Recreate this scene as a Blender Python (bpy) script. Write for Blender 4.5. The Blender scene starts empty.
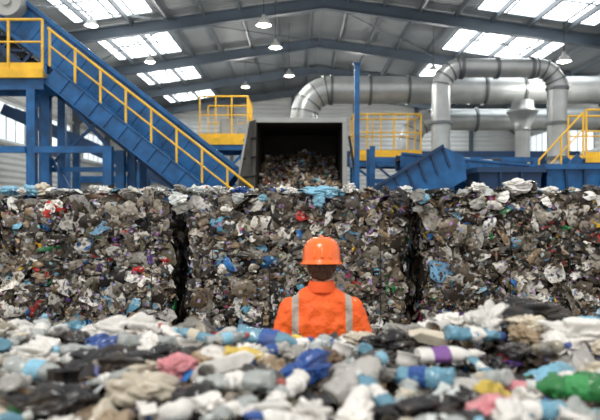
import bpy, bmesh, math, random
import numpy as np
from mathutils import Vector, Matrix, Euler, noise
random.seed(7)
C = bpy.context.scene.collection
CZ = 1.95

# ------------------------------------------------------------ materials
def lin(c):
    out=[]
    for v in c[:3]:
        v=v/255.0
        out.append(v/12.92 if v<=0.04045 else ((v+0.055)/1.055)**2.4)
    return out
def nodes_of(m):
    m.use_nodes=True
    nt=m.node_tree
    return nt, nt.nodes, nt.links, nt.nodes['Principled BSDF']
def M(name,col,rough=.5,metal=0,var=.15,scale=4,bump=0,bscale=40,coat=0):
    m=bpy.data.materials.new(name); nt,N,L,B=nodes_of(m)
    tc=N.new('ShaderNodeTexCoord'); nz=N.new('ShaderNodeTexNoise')
    nz.inputs['Scale'].default_value=scale; nz.inputs['Detail'].default_value=6
    L.new(tc.outputs['Object'],nz.inputs['Vector'])
    mx=N.new('ShaderNodeMix'); mx.data_type='RGBA'
    c=lin(col)
    mx.inputs[6].default_value=[min(1,v*(1-var)) for v in c]+[1]
    mx.inputs[7].default_value=[min(1,v*(1+var)) for v in c]+[1]
    rp=N.new('ShaderNodeMapRange'); rp.inputs[1].default_value=.35; rp.inputs[2].default_value=.65
    L.new(nz.outputs['Fac'],rp.inputs[0]); L.new(rp.outputs[0],mx.inputs[0])
    L.new(mx.outputs[2],B.inputs['Base Color'])
    B.inputs['Roughness'].default_value=rough; B.inputs['Metallic'].default_value=metal
    if coat: B.inputs['Coat Weight'].default_value=coat
    if bump:
        n2=N.new('ShaderNodeTexNoise'); n2.inputs['Scale'].default_value=bscale; n2.inputs['Detail'].default_value=4
        L.new(tc.outputs['Object'],n2.inputs['Vector'])
        b=N.new('ShaderNodeBump'); b.inputs['Strength'].default_value=bump; b.inputs['Distance'].default_value=.02
        L.new(n2.outputs['Fac'],b.inputs['Height']); L.new(b.outputs[0],B.inputs['Normal'])
    return m
def M_attr(name,rough=.45):
    m=bpy.data.materials.new(name); nt,N,L,B=nodes_of(m)
    a=N.new('ShaderNodeAttribute'); a.attribute_name='Col'
    tc=N.new('ShaderNodeTexCoord'); nz=N.new('ShaderNodeTexNoise'); nz.inputs['Scale'].default_value=28; nz.inputs['Detail'].default_value=4
    L.new(tc.outputs['Object'],nz.inputs['Vector'])
    vo=N.new('ShaderNodeTexVoronoi'); vo.inputs['Scale'].default_value=28; L.new(tc.outputs['Object'],vo.inputs['Vector'])
    sp=N.new('ShaderNodeSeparateColor'); L.new(vo.outputs['Color'],sp.inputs[0])
    def gt(src,v,amt=1.0):
        g=N.new('ShaderNodeMath'); g.operation='GREATER_THAN'; g.inputs[1].default_value=v; L.new(src,g.inputs[0])
        g2=N.new('ShaderNodeMath'); g2.operation='MULTIPLY'; g2.inputs[1].default_value=amt; L.new(g.outputs[0],g2.inputs[0]); return g2.outputs[0]
    def mix(f,a_,b_):
        x=N.new('ShaderNodeMix'); x.data_type='RGBA'; L.new(f,x.inputs[0]); L.new(a_,x.inputs[6])
        if isinstance(b_,(list,tuple)): x.inputs[7].default_value=list(b_)+[1]
        else: L.new(b_,x.inputs[7])
        return x.outputs[2]
    c=mix(gt(sp.outputs[0],.93,.6),a.outputs['Color'],lin((195,188,174)))
    c=mix(gt(sp.outputs[1],.86,.75),c,lin((38,33,30)))
    hs=N.new('ShaderNodeHueSaturation'); hs.inputs['Saturation'].default_value=.6; hs.inputs['Value'].default_value=.5; L.new(vo.outputs['Color'],hs.inputs['Color'])
    c=mix(gt(sp.outputs[2],.955),c,hs.outputs[0])
    rp=N.new('ShaderNodeMapRange'); rp.inputs[1].default_value=.35; rp.inputs[2].default_value=.62; rp.inputs[3].default_value=.6; rp.inputs[4].default_value=1.06
    L.new(nz.outputs['Fac'],rp.inputs[0])
    mx=N.new('ShaderNodeVectorMath'); mx.operation='SCALE'
    L.new(c,mx.inputs[0]); L.new(rp.outputs[0],mx.inputs['Scale'])
    L.new(mx.outputs[0],B.inputs['Base Color']); B.inputs['Roughness'].default_value=rough
    b=N.new('ShaderNodeBump'); b.inputs['Strength'].default_value=.45; b.inputs['Distance'].default_value=.012
    L.new(nz.outputs['Fac'],b.inputs['Height']); L.new(b.outputs[0],B.inputs['Normal'])
    return m
def M_objcol(name,rough=.35,bs=30,bump=.3,trans=0,lo=.78,ridged=False,dirt=.35):
    m=bpy.data.materials.new(name); nt,N,L,B=nodes_of(m)
    a=N.new('ShaderNodeObjectInfo')
    tc=N.new('ShaderNodeTexCoord'); nz=N.new('ShaderNodeTexNoise'); nz.inputs['Scale'].default_value=bs; nz.inputs['Detail'].default_value=5
    if ridged: nz.noise_type='RIDGED_MULTIFRACTAL'
    L.new(tc.outputs['Object'],nz.inputs['Vector'])
    n0=N.new('ShaderNodeTexNoise'); n0.inputs['Scale'].default_value=bs*.7; L.new(tc.outputs['Object'],n0.inputs['Vector'])
    rp=N.new('ShaderNodeMapRange'); rp.inputs[1].default_value=.3; rp.inputs[2].default_value=.6; rp.inputs[3].default_value=lo; rp.inputs[4].default_value=1.03
    L.new(n0.outputs['Fac'],rp.inputs[0])
    n3=N.new('ShaderNodeTexNoise'); n3.inputs['Scale'].default_value=13; n3.inputs['Detail'].default_value=6; L.new(tc.outputs['Object'],n3.inputs['Vector'])
    r3=N.new('ShaderNodeMapRange'); r3.inputs[1].default_value=.48; r3.inputs[2].default_value=.68; r3.inputs[3].default_value=0; r3.inputs[4].default_value=dirt
    L.new(n3.outputs['Fac'],r3.inputs[0])
    dm=N.new('ShaderNodeMix'); dm.data_type='RGBA'; dm.inputs[7].default_value=lin((104,88,70))+[1]
    L.new(r3.outputs[0],dm.inputs[0]); L.new(a.outputs['Color'],dm.inputs[6])
    mx=N.new('ShaderNodeVectorMath'); mx.operation='SCALE'
    L.new(dm.outputs[2],mx.inputs[0]); L.new(rp.outputs[0],mx.inputs['Scale'])
    L.new(mx.outputs[0],B.inputs['Base Color']); B.inputs['Roughness'].default_value=rough
    B.inputs['Transmission Weight'].default_value=trans
    b=N.new('ShaderNodeBump'); b.inputs['Strength'].default_value=bump; b.inputs['Distance'].default_value=.01
    L.new(nz.outputs['Fac'],b.inputs['Height']); L.new(b.outputs[0],B.inputs['Normal'])
    return m
def M_emit(name,col,s):
    m=bpy.data.materials.new(name); nt,N,L,B=nodes_of(m)
    B.inputs['Base Color'].default_value=lin(col)+[1]
    B.inputs['Emission Color'].default_value=lin(col)+[1]; B.inputs['Emission Strength'].default_value=s
    return m
def M_corr(name,col,axis='Y',scale=3,rough=.5,strength=.5):
    m=M(name,col,rough,0,.08,.6)
    nt=m.node_tree;N=nt.nodes;L=nt.links;B=N['Principled BSDF']
    tc=N.new('ShaderNodeTexCoord'); w=N.new('ShaderNodeTexWave'); w.bands_direction=axis; w.inputs['Scale'].default_value=scale
    L.new(tc.outputs['Object'],w.inputs['Vector'])
    b=N.new('ShaderNodeBump'); b.inputs['Strength'].default_value=strength; b.inputs['Distance'].default_value=.06
    L.new(w.outputs['Color'],b.inputs['Height']); L.new(b.outputs[0],B.inputs['Normal'])
    return m
BLUE=M('blue_painted_steel',(24,88,142),.42,.05,.3,3)
DBLUE=M('dark_blue_painted_steel',(24,56,92),.48,.05,.25,2)
YEL=M('yellow_painted_steel',(236,186,48),.45,0,.15,3)
DUCT=M('galvanised_duct',(172,177,178),.33,.45,.16,1.5,.05,8)
BAND=M('duct_band',(104,110,113),.4,.5,.1,3)
GREY=M('grey_painted_steel',(164,167,165),.5,.05,.12,2)
FRAMEG=M('bunker_frame_steel',(138,140,138),.5,.1,.15,2)
DARK=M('dark_rubber',(34,36,39),.7,0,.3,3)
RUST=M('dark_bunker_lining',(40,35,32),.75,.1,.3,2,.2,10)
WEATH=M('weathered_steel',(112,110,104),.55,.2,.3,3)
SLATE=M('slate_steel',(68,80,92),.5,.05,.12,1)
PURL=M('purlin_steel',(88,97,104),.5,.05,.12,1)
CEIL=M_corr('roof_sheeting',(124,131,135),'Y',1.3,.6,1.0)
WALLM=M_corr('wall_cladding',(200,204,204),'Z',1.0,.5,.8)
FLOORM=M('concrete_floor',(120,116,110),.8,0,.2,.8,.2,20)
SCRAP=M_attr('waste_scraps',.38)
FILM=M_objcol('plastic_film',.2,9,.45,.0,.86,True,.3)
FILMT=M_objcol('translucent_film',.14,9,.4,.35,.9,True,.15)
PAPERM=M_objcol('paper_card',.6,12,.25)
HARD=M_objcol('hard_plastic',.22,18,.25,0,.82,False,.3)
CLEAR=M_objcol('translucent_plastic',.12,20,.35,.45,.9,False,.2)
METALC=M_objcol('can_metal',.3,10,.15)
WIRE=M('steel_wire',(70,66,62),.4,.8,.1)

# ------------------------------------------------------------ mesh builder
class MB:
    def __init__(s): s.v=[]; s.f=[]; s.sm=[]
    def add(s,v,f,smooth=False):
        o=len(s.v); s.v+= [tuple(a) for a in v]; s.f+=[tuple(i+o for i in q) for q in f]; s.sm+=[smooth]*len(f); return s
    def box(s,x0,x1,y0,y1,z0,z1):
        v=[(x0,y0,z0),(x1,y0,z0),(x1,y1,z0),(x0,y1,z0),(x0,y0,z1),(x1,y0,z1),(x1,y1,z1),(x0,y1,z1)]
        return s.add(v,[(0,3,2,1),(4,5,6,7),(0,1,5,4),(1,2,6,5),(2,3,7,6),(3,0,4,7)])
    def beam(s,a,b,w,h,up=(0,0,1)):
        a=Vector(a);b=Vector(b);d=(b-a).normalized();u=Vector(up)
        if abs(d.dot(u))>.98:u=Vector((0,1,0))
        r=d.cross(u).normalized();u=r.cross(d)
        v=[]
        for p in(a,b):
            for i,j in((-1,-1),(1,-1),(1,1),(-1,1)): v.append(p+r*i*w/2+u*j*h/2)
        return s.add(v,[(0,1,2,3),(7,6,5,4),(0,4,5,1),(1,5,6,2),(2,6,7,3),(3,7,4,0)])
    def prism_xz(s,pts,y0,y1):
        n=len(pts)
        v=[(p[0],y0,p[1]) for p in pts]+[(p[0],y1,p[1]) for p in pts]
        f=[tuple(range(n)),tuple(range(2*n-1,n-1,-1))]+[(i,i+n,(i+1)%n+n,(i+1)%n) for i in range(n)]
        return s.add(v,f)
    def tube(s,path,r,seg=16,cap=True):
        path=[Vector(p) for p in path]; n=len(path)
        rr=r if isinstance(r,(list,tuple)) else [r]*n
        t=(path[1]-path[0]).normalized()
        u=Vector((0,0,1)) if abs(t.z)<.9 else Vector((0,1,0))
        u=(u-t*u.dot(t)).normalized(); v=[]
        for i,p in enumerate(path):
            if i==0:t2=(path[1]-path[0])
            elif i==n-1:t2=path[-1]-path[-2]
            else:t2=(path[i+1]-path[i]).normalized()+(path[i]-path[i-1]).normalized()
            t2.normalize(); u=(u-t2*u.dot(t2)).normalized(); w=t2.cross(u)
            for k in range(seg):
                a=2*math.pi*k/seg; v.append(p+(u*math.cos(a)+w*math.sin(a))*rr[i])
        f=[(i*seg+k,i*seg+(k+1)%seg,(i+1)*seg+(k+1)%seg,(i+1)*seg+k) for i in range(n-1) for k in range(seg)]
        s.add(v,f,True)
        if cap:
            s.add(v[:seg],[tuple(range(seg-1,-1,-1))]); s.add(v[-seg:],[tuple(range(seg))])
        return s
    def lathe(s,prof,seg=20,M4=None,cap=True):
        v=[];n=len(prof)
        for r,z in prof:
            for k in range(seg):
                a=2*math.pi*k/seg; p=Vector((r*math.cos(a),r*math.sin(a),z)); v.append(M4@p if M4 else p)
        f=[(i*seg+k,i*seg+(k+1)%seg,(i+1)*seg+(k+1)%seg,(i+1)*seg+k) for i in range(n-1) for k in range(seg)]
        s.add(v,f,True)
        if cap:
            if prof[0][0]>1e-4: s.add(v[:seg],[tuple(range(seg-1,-1,-1))])
            if prof[-1][0]>1e-4: s.add(v[-seg:],[tuple(range(seg))])
        return s
def mesh_of(mb,name,mat,off=(0,0,0)):
    me=bpy.data.meshes.new(name)
    ox,oy,oz=off
    me.from_pydata([(a-ox,b-oy,c-oz) for a,b,c in mb.v],[],mb.f)
    me.polygons.foreach_set('use_smooth',mb.sm)
    if mat: me.materials.append(mat)
    me.update(); return me
def thing(name,label,cat,base,group=None):
    e=bpy.data.objects.new(name,None); e.location=base; e.empty_display_size=.2
    e['label']=label; e['category']=cat
    if group:e['group']=group
    C.objects.link(e); return e
def part(par,name,mb,mat,bev=0,label=None,root=None):
    base=root or par.location
    o=bpy.data.objects.new(name,mesh_of(mb,name,mat,base)); C.objects.link(o); o.parent=par
    if bev: 
        md=o.modifiers.new('bev','BEVEL'); md.width=bev; md.segments=1; md.limit_method='ANGLE'
    if label:o['label']=label
    return o
def single(name,mb,mat,label,cat,base=(0,0,0),kind=None,group=None,bev=0):
    o=bpy.data.objects.new(name,mesh_of(mb,name,mat,base)); o.location=base; C.objects.link(o)
    o['label']=label; o['category']=cat
    if kind:o['kind']=kind
    if group:o['group']=group
    if bev:
        md=o.modifiers.new('bev','BEVEL'); md.width=bev; md.segments=1; md.limit_method='ANGLE'
    return o
def arcpath(pts,r,n=8):
    P=[Vector(p) for p in pts]; out=[P[0]]
    for i in range(1,len(P)-1):
        a=(P[i-1]-P[i]).normalized(); b=(P[i+1]-P[i]).normalized()
        p0=P[i]+a*r; p1=P[i]+b*r
        c=P[i]+(a+b)*r
        for k in range(n+1):
            t=k/n*math.pi/2
            out.append(c+(p0-c)*math.cos(t)+(p1-c)*math.sin(t))
    out.append(P[-1]); return out

# ------------------------------------------------------------ building shell
RX=1.0; RZ=CZ+9.0; SL=.14; XL=-14.0; XR=16.0; Y0=16.0; Y1=44.0
def rz(x): return RZ-SL*abs(x-RX)
single('floor',MB().box(XL,XR,-6,Y1,-.2,0),FLOORM,'worn grey concrete floor of the recycling hall','floor',kind='structure')
single('wall_left',MB().box(XL-.2,XL,Y0,Y1,0,rz(XL)),WALLM,'pale grey clad side wall','wall',kind='structure')
single('wall_right',MB().box(XR,XR+.2,Y0,Y1,0,rz(XR)),WALLM,'pale grey clad side wall','wall',kind='structure')
single('wall_back',MB().prism_xz([(XL,0),(XR,0),(XR,rz(XR)),(RX,RZ),(XL,rz(XL))],Y1,Y1+.2),WALLM,'pale grey clad gable end wall','wall',kind='structure')
mb=MB().prism_xz([(XL-.2,rz(XL)),(RX,RZ),(XR+.2,rz(XR)),(XR+.2,rz(XR)+.15),(RX,RZ+.15),(XL-.2,rz(XL)+.15)],Y0,Y1+.2)
single('ceiling',mb,CEIL,'pitched grey sheet metal roof seen from below','ceiling',kind='structure')
raf=[19,25,31,37,43]
tn=1
for y in raf:
    mb=MB()
    for xa,xb in((XL,RX),(RX,XR)):
        za,zb=rz(xa)-.3,rz(xb)-.3
        for off,w,h in((.0,.05,.46),(.23,.26,.04),(-.23,.26,.04)):
            mb.beam((xa,y,za+off-.08),(xb,y,zb+off-.08),w,h)
    for x,sx in((XL+.2,1),(XR-.2,-1)):
        mb.box(x-.18,x+.18,y-.15,y+.15,0,rz(x)-.4)
        mb.prism_xz([(x,rz(x)-.6),(x+sx*2.2,rz(x+sx*2.2)-.6),(x,rz(x)-1.8)],y-.04,y+.04)
    single(f'trim_{tn}',mb,SLATE,'slate grey steel portal frame rafter and columns','roof beam',(RX,y,0),'structure'); tn+=1
x=XL+1
while x<XR-.5:
    if abs(x-RX)>.3:
        single(f'trim_{tn}',MB().box(x-.045,x+.045,Y0,Y1,rz(x)-.24,rz(x)-.02),PURL,'thin grey steel roof purlin','roof purlin',(x,Y0,0),'structure'); tn+=1
    x+=1.5
for (xa,xb,ya,yb) in((-12,-5,19,25),(-5,-12,25,31),(-5,1,25,31),(1,7,25,31),(7,13,25,31),(13,7,31,37),(-5,1,31,37)):
    single(f'trim_{tn}',MB().tube([(xa,ya,rz(xa)-.3),(xb,yb,rz(xb)-.3)],.03,6),PURL,'steel roof bracing rod','roof brace',(xa,ya,0),'structure'); tn+=1
SKY=M_emit('skylight_panel',(244,249,252),4.5)
wn=1
for y in raf[1:]:
    for xc,w in((-7.5,3.2),(9.5,4.8)):
        ya,yb=y-5.0,y-.8
        xa,xb=xc-w/2,xc+w/2
        v=[(xa,ya,rz(xa)-.01),(xb,ya,rz(xb)-.01),(xb,yb,rz(xb)-.01),(xa,yb,rz(xa)-.01)]
        v+=[(a,b,c-.02) for a,b,c in v]
        mb=MB().add(v,[(0,1,2,3),(7,6,5,4),(0,4,5,1),(1,5,6,2),(2,6,7,3),(3,7,4,0)])
        o=single(f'window_{wn}',mb,SKY,'translucent white roof skylight panel','skylight',(xc,(ya+yb)/2,rz(xc)),'structure'); wn+=1
        fr=MB()
        nseg=4
        for k in range(nseg+1):
            x=xa+(xb-xa)*k/nseg; fr.beam((x,ya,rz(x)-.05),(x,yb,rz(x)-.05),.07,.05)
        for yy in(ya,(ya+yb)/2,yb): fr.beam((xa,yy,rz(xa)-.05),(xb,yy,rz(xb)-.05),.07,.05)
        part(o,'window_frame',fr,PURL)
for z in(2.6,5.0,7.2):
    single(f'trim_{tn}',MB().box(XL,XL+.12,Y0,Y1,z,z+.15),GREY,'horizontal grey steel wall rail','wall rail',(XL,Y0,z),'structure'); tn+=1
for z in(3.4,6.0):
    single(f'trim_{tn}',MB().box(XL,XR,Y1-.12,Y1,z,z+.2),GREY,'horizontal grey steel wall rail','wall rail',(0,Y1,z),'structure'); tn+=1
for x in(-9.5,-5,-.5,4,8.5,12.5):
    single(f'trim_{tn}',MB().box(x-.12,x+.12,Y1-.3,Y1,0,rz(x)-.3),SLATE,'slate steel gable wall post','wall post',(x,Y1,0),'structure'); tn+=1
SW=M_emit('side_window_panel',(225,236,242),1.0)
for x,s in((XL,1),(XR,-1)):
    for y in(20,26,32,38):
        mb=MB().box(min(x,x+s*.03),max(x,x+s*.03),y+.6,y+4.4,5.3,7.0)
        o=single(f'window_{wn}',mb,SW,'pale translucent band window in the side wall','window',(x,y+2.5,6.1),'structure'); wn+=1
        fr=MB()
        for k in range(5): fr.box(min(x,x+s*.06),max(x,x+s*.06),y+.6+k*.95-.03,y+.6+k*.95+.03,5.3,7.0)
        part(o,'window_frame',fr,GREY)

# ------------------------------------------------------------ high bay lamps
BULB=M_emit('lamp_glow',(255,242,216),14)
lamps=[(-7.3,21,8.4),(-1.1,18.2,7.55),(-.9,22,7.9),(-6.5,26,8.35),(-.5,28,8.2),(-3,33,8.7),(8.8,20,6.9),(11,30,7.2),(6,27,8.2),(-9,31,7.8),(3,36,8.6)]
for i,(x,y,z) in enumerate(lamps):
    e=thing('high_bay_lamp','bell shaped glowing lamp hanging from the roof','lamp',(x,y,z),'high bay lamps under the roof')
    part(e,'cable',MB().tube([(x,y,z+.28),(x,y,rz(x)-.05)],.012,6),DARK)
    T=Matrix.Translation((x,y,z))
    part(e,'lamp_shade',MB().lathe([(.23,0),(.22,.03),(.14,.17),(.07,.22),(.06,.32),(.0,.33)],20,T,False),GREY)
    part(e,'bulb',MB().lathe([(0,-.05),(.12,-.03),(.19,.03),(.19,.05),(0,.06)],16,T,False),BULB)
    l=bpy.data.lights.new('lamp_light','POINT'); l.energy=280; l.color=(1,.95,.88); l.shadow_soft_size=.2
    lo=bpy.data.objects.new('lamp_light',l); lo.location=(0,0,-.35); lo.parent=e; C.objects.link(lo)

# ------------------------------------------------------------ railings helper
def railing(path,h=1.1,label='yellow tubular safety railing on a raised platform',spacing=1.1,r=.022,kick=True):
    P=[Vector(p) for p in path]
    e=thing('safety_railing',label,'railing',tuple(P[0]))
    up=Vector((0,0,1))
    part(e,'handrail',MB().tube([p+up*h for p in P],r*1.15,8),YEL)
    part(e,'middle_rail',MB().tube([p+up*h*.55 for p in P],r*.85,8),YEL)
    if kick:
        mb=MB()
        for a,b in zip(P,P[1:]): mb.beam(a+up*.08,b+up*.08,.015,.15)
        part(e,'kick_board',mb,YEL)
    for a,b in zip(P,P[1:]):
        L=(b-a).length; n=max(1,round(L/spacing))
        for k in range(n+1):
            if k==0 and a!=P[0]: continue
            p=a+(b-a)*k/n
            part(e,'post',MB().beam(p,p+up*h,r*1.7,r*1.7),YEL)
    return e

# ------------------------------------------------------------ inclined conveyor (blue)
SLP=.787
nrm=Vector((SLP,0,1)).normalized()
up=Vector((0,0,1))
e=thing('inclined_conveyor','long blue steel conveyor climbing steeply above the bales','conveyor',(-2.5,15.5,0))
A=Vector((-8.2,15,8.2)); Bp=Vector((-1.6,15,8.2-6.6*SLP))
for y in(15.0,16.15):
    mb=MB(); a=A.copy();b=Bp.copy();a.y=b.y=y
    mb.beam(a-nrm*.42,b-nrm*.42,.05,.84)
    mb.beam(a,b,.22,.1); mb.beam(a-nrm*.84,b-nrm*.84,.22,.1)
    n=18
    for k in range(n+1):
        p=a+(b-a)*k/n; mb.beam(p-nrm*.02,p-nrm*.82,.18,.08,up=(0,1,0))
    part(e,'side_frame',mb,BLUE,.008)
mb=MB()
a=A.copy();b=Bp.copy();a.y=b.y=15.58
mb.beam(a-nrm*.14,b-nrm*.14,1.0,.03); mb.beam(a-nrm*.6,b-nrm*.6,1.0,.03)
for k in range(26):
    p=a+(b-a)*(k+.5)/26; mb.beam(p-nrm*.1+Vector((0,-.5,0)),p-nrm*.1+Vector((0,.5,0)),.04,.06)
part(e,'belt',mb,DARK)
mb=MB(); a=A-nrm*1.3;b=Bp-nrm*1.3
a.y=b.y=15.05; mb.beam(a,b,.14,.16)
a2=a.copy();b2=b.copy();a2.y=b2.y=16.1; mb.beam(a2,b2,.14,.16)
n=13
for k in range(n+1):
    p=a+(b-a)*k/n; p2=p+nrm*.44
    mb.beam(p,p2,.07,.07,up=(0,1,0)); mb.beam(p,p+Vector((0,1.05,0)),.07,.07)
    if k<n:
        q=a+(b-a)*(k+1)/n; mb.beam(p,q+nrm*.44,.05,.05)
part(e,'lower_truss',mb,DBLUE)
a3=A-nrm*1.1;b3=Bp-nrm*1.1;a3.y=b3.y=15.58
part(e,'drip_tray',MB().beam(a3,b3,.9,.12),DARK,label='dark return tray under the belt')
mb=MB().tube([(-7.15,14.6,7.05),(-7.15,14.97,7.05)],.36,28)
mb.tube([(-7.15,14.55,7.05),(-7.15,14.6,7.05)],.12,16)
part(e,'drum',mb,GREY,label='pale grey drive drum')
for (x,zt) in((-2.05,2.1),(-6.4,5.6),(-4.2,3.85)):
    mb=MB()
    for y in(15.0,16.15): mb.box(x-.1,x+.1,y-.07,y+.07,0,zt)
    mb.box(x-.06,x+.06,15.0,16.15,zt*.6,zt*.6+.12)
    part(e,'support_leg',mb,BLUE)
part(e,'cross_beam',MB().box(-6.3,-4.3,14.95,15.05,2.9,3.02).beam((-6.3,15.0,5.2),(-4.3,15.0,3.0),.09,.09).beam((-6.3,15.0,3.0),(-5.0,15.0,4.2),.07,.07),BLUE)

e=thing('conveyor_walkway','blue stepped maintenance walkway running beside the conveyor','walkway',(-3.5,14.3,0))
a=Vector((-5.84,14.0,5.1)); b=Vector((-1.1,14.0,5.1-4.74*SLP))
for y in(14.0,14.72):
    p=a.copy();q=b.copy();p.y=q.y=y
    mb=MB().beam(p,q,.05,.42).beam(p+nrm*.21,q+nrm*.21,.14,.03).beam(p-nrm*.21,q-nrm*.21,.14,.03)
    for k in range(1,14):
        c=p+(q-p)*k/14; mb.beam(c-nrm*.2,c+nrm*.2,.05,.1,up=(0,1,0))
    part(e,'stringer',mb,BLUE)
n=24
for k in range(n):
    p=a+(b-a)*(k+.5)/n
    part(e,'tread',MB().box(p.x-.1,p.x+.1,14.08,14.64,p.z,p.z+.03),GREY)
part(e,'foot',MB().box(-1.2,-1.04,14,14.1,0,1.25).box(-1.2,-1.04,14.6,14.7,0,1.25),BLUE)
a1=a.copy();b1=b.copy()
e=thing('safety_railing','sloping yellow handrail with posts beside the conveyor walkway','railing',tuple(a1))
part(e,'handrail',MB().tube([a1+up*1.1+Vector((-.05,0,0)),b1+up*1.1],.03,8),YEL)
part(e,'middle_rail',MB().tube([a1+up*.68,b1+up*.68],.022,8),YEL)
for k in range(9):
    p=a1+(b1-a1)*k/8.0
    part(e,'post',MB().beam(p+up*.2,p+up*1.1,.045,.045),YEL)
e=thing('access_platform','blue steel platform with yellow edge on tall blue legs','platform',(-7,14.3,0))
part(e,'deck',MB().box(-9.2,-5.95,13.9,14.85,5.05,5.15),GREY)
part(e,'edge_beam',MB().box(-9.2,-5.92,13.8,13.9,5.0,5.2),YEL)
part(e,'frame',MB().box(-9.2,-5.95,13.92,14.02,4.75,5.03).box(-9.2,-5.95,14.7,14.8,4.75,5.03),BLUE)
for x in(-6.23,-8.9):
    for y in(13.95,14.75):
        part(e,'leg',MB().box(x-.1,x+.1,y-.09,y+.09,0,4.75),BLUE)
for y in(13.86,14.85):
    part(e,'leg',MB().box(-4.53,-4.33,y-.09,y+.09,0,3.42),BLUE)
part(e,'cross_beam',MB().box(-6.13,-4.53,13.8,13.92,3.27,3.42).box(-9,-6.33,13.8,13.92,3.27,3.42),BLUE)
part(e,'brace',MB().beam((-6.2,14.85,3.3),(-4.5,14.85,.5),.08,.08),BLUE)
railing([(-9.1,13.86,5.2),(-5.95,13.86,5.2)],1.15,'yellow tubular railing around the high conveyor platform',.8,.028)
railing([(-9.1,14.8,5.15),(-7.6,14.8,5.15)],1.1,'yellow tubular railing around the high conveyor platform',.85,.028)

e=thing('background_conveyor','dark blue conveyor crossing in front of the far wall','conveyor',(-8,27,0))
part(e,'side_frame',MB().beam((-14+.6,27,6.5),(-4.5,27,2.6),.1,.5).beam((-14+.6,28.2,6.5),(-4.5,28.2,2.6),.1,.5),DBLUE)
part(e,'belt',MB().beam((-13.4,27.6,6.55),(-4.5,27.6,2.65),1.05,.05),DARK)
for x,z in((-10.5,5.2),(-7.2,3.7)):
    part(e,'support_leg',MB().box(x-.15,x+.15,26.9,27.1,0,z).box(x-.15,x+.15,28.1,28.3,0,z),BLUE)
e=thing('sorting_cabin','pale grey sorting machine housing with blue frame','machine',(-8,33,0))
part(e,'housing',MB().box(-12,-6,32,35,0,3.6),GREY,.03)
part(e,'frame',MB().box(-12.1,-5.9,31.85,31.98,3.4,3.75).box(-12.1,-11.85,31.85,31.98,0,3.4).box(-6.15,-5.9,31.85,31.98,0,3.4).box(-9.1,-8.9,31.85,31.98,0,3.4),BLUE)

# ------------------------------------------------------------ platforms
def platform(x0,x1,y0,y1,z,label,cols=BLUE,eb=.14):
    e=thing('access_platform',label,'platform',((x0+x1)/2,(y0+y1)/2,0))
    part(e,'deck',MB().box(x0,x1,y0,y1,z-.05,z),GREY)
    mb=MB().box(x0,x1,y0,y0+.1,z-.4,z-.05).box(x0,x1,y1-.1,y1,z-.4,z-.05).box(x0,x0+.1,y0+.1,y1-.1,z-.4,z-.05).box(x1-.1,x1,y0+.1,y1-.1,z-.4,z-.05)
    part(e,'frame',mb,cols)
    part(e,'edge_beam',MB().box(x0,x1,y0-.03,y0,z-eb,z),YEL)
    for x in(x0+.1,x1-.1):
        for y in(y0+.1,y1-.1): part(e,'leg',MB().box(x-.09,x+.09,y-.09,y+.09,0,z-.4),cols)
    part(e,'brace',MB().beam((x0+.15,y0+.1,z-.45),(x1-.15,y0+.1,z-1.9),.08,.08).beam((x1-.15,y0+.1,z-.45),(x0+.15,y0+.1,z-1.9),.08,.08),cols)
    return e
platform(-3.4,-1.7,20,22,4.35,'small blue platform with yellow railing beside the bunker',BLUE,.22)
railing([(-3.35,20.05,4.35),(-1.75,20.05,4.35),(-1.75,21.9,4.35)],1.4,'yellow railing around the platform by the bunker',.5,.026)
railing([(-3.35,21.9,4.35),(-1.9,21.9,4.35)],1.4,'yellow railing around the platform by the bunker',.7,.024)
e=thing('electric_cabinet','grey control cabinet standing on the platform','cabinet',(-2.4,21,4.35))
part(e,'body',MB().box(-2.8,-2.2,20.9,21.3,4.35,5.15),GREY,.02)
part(e,'door',MB().box(-2.75,-2.25,20.87,20.9,4.42,5.08),GREY,.01)

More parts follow.
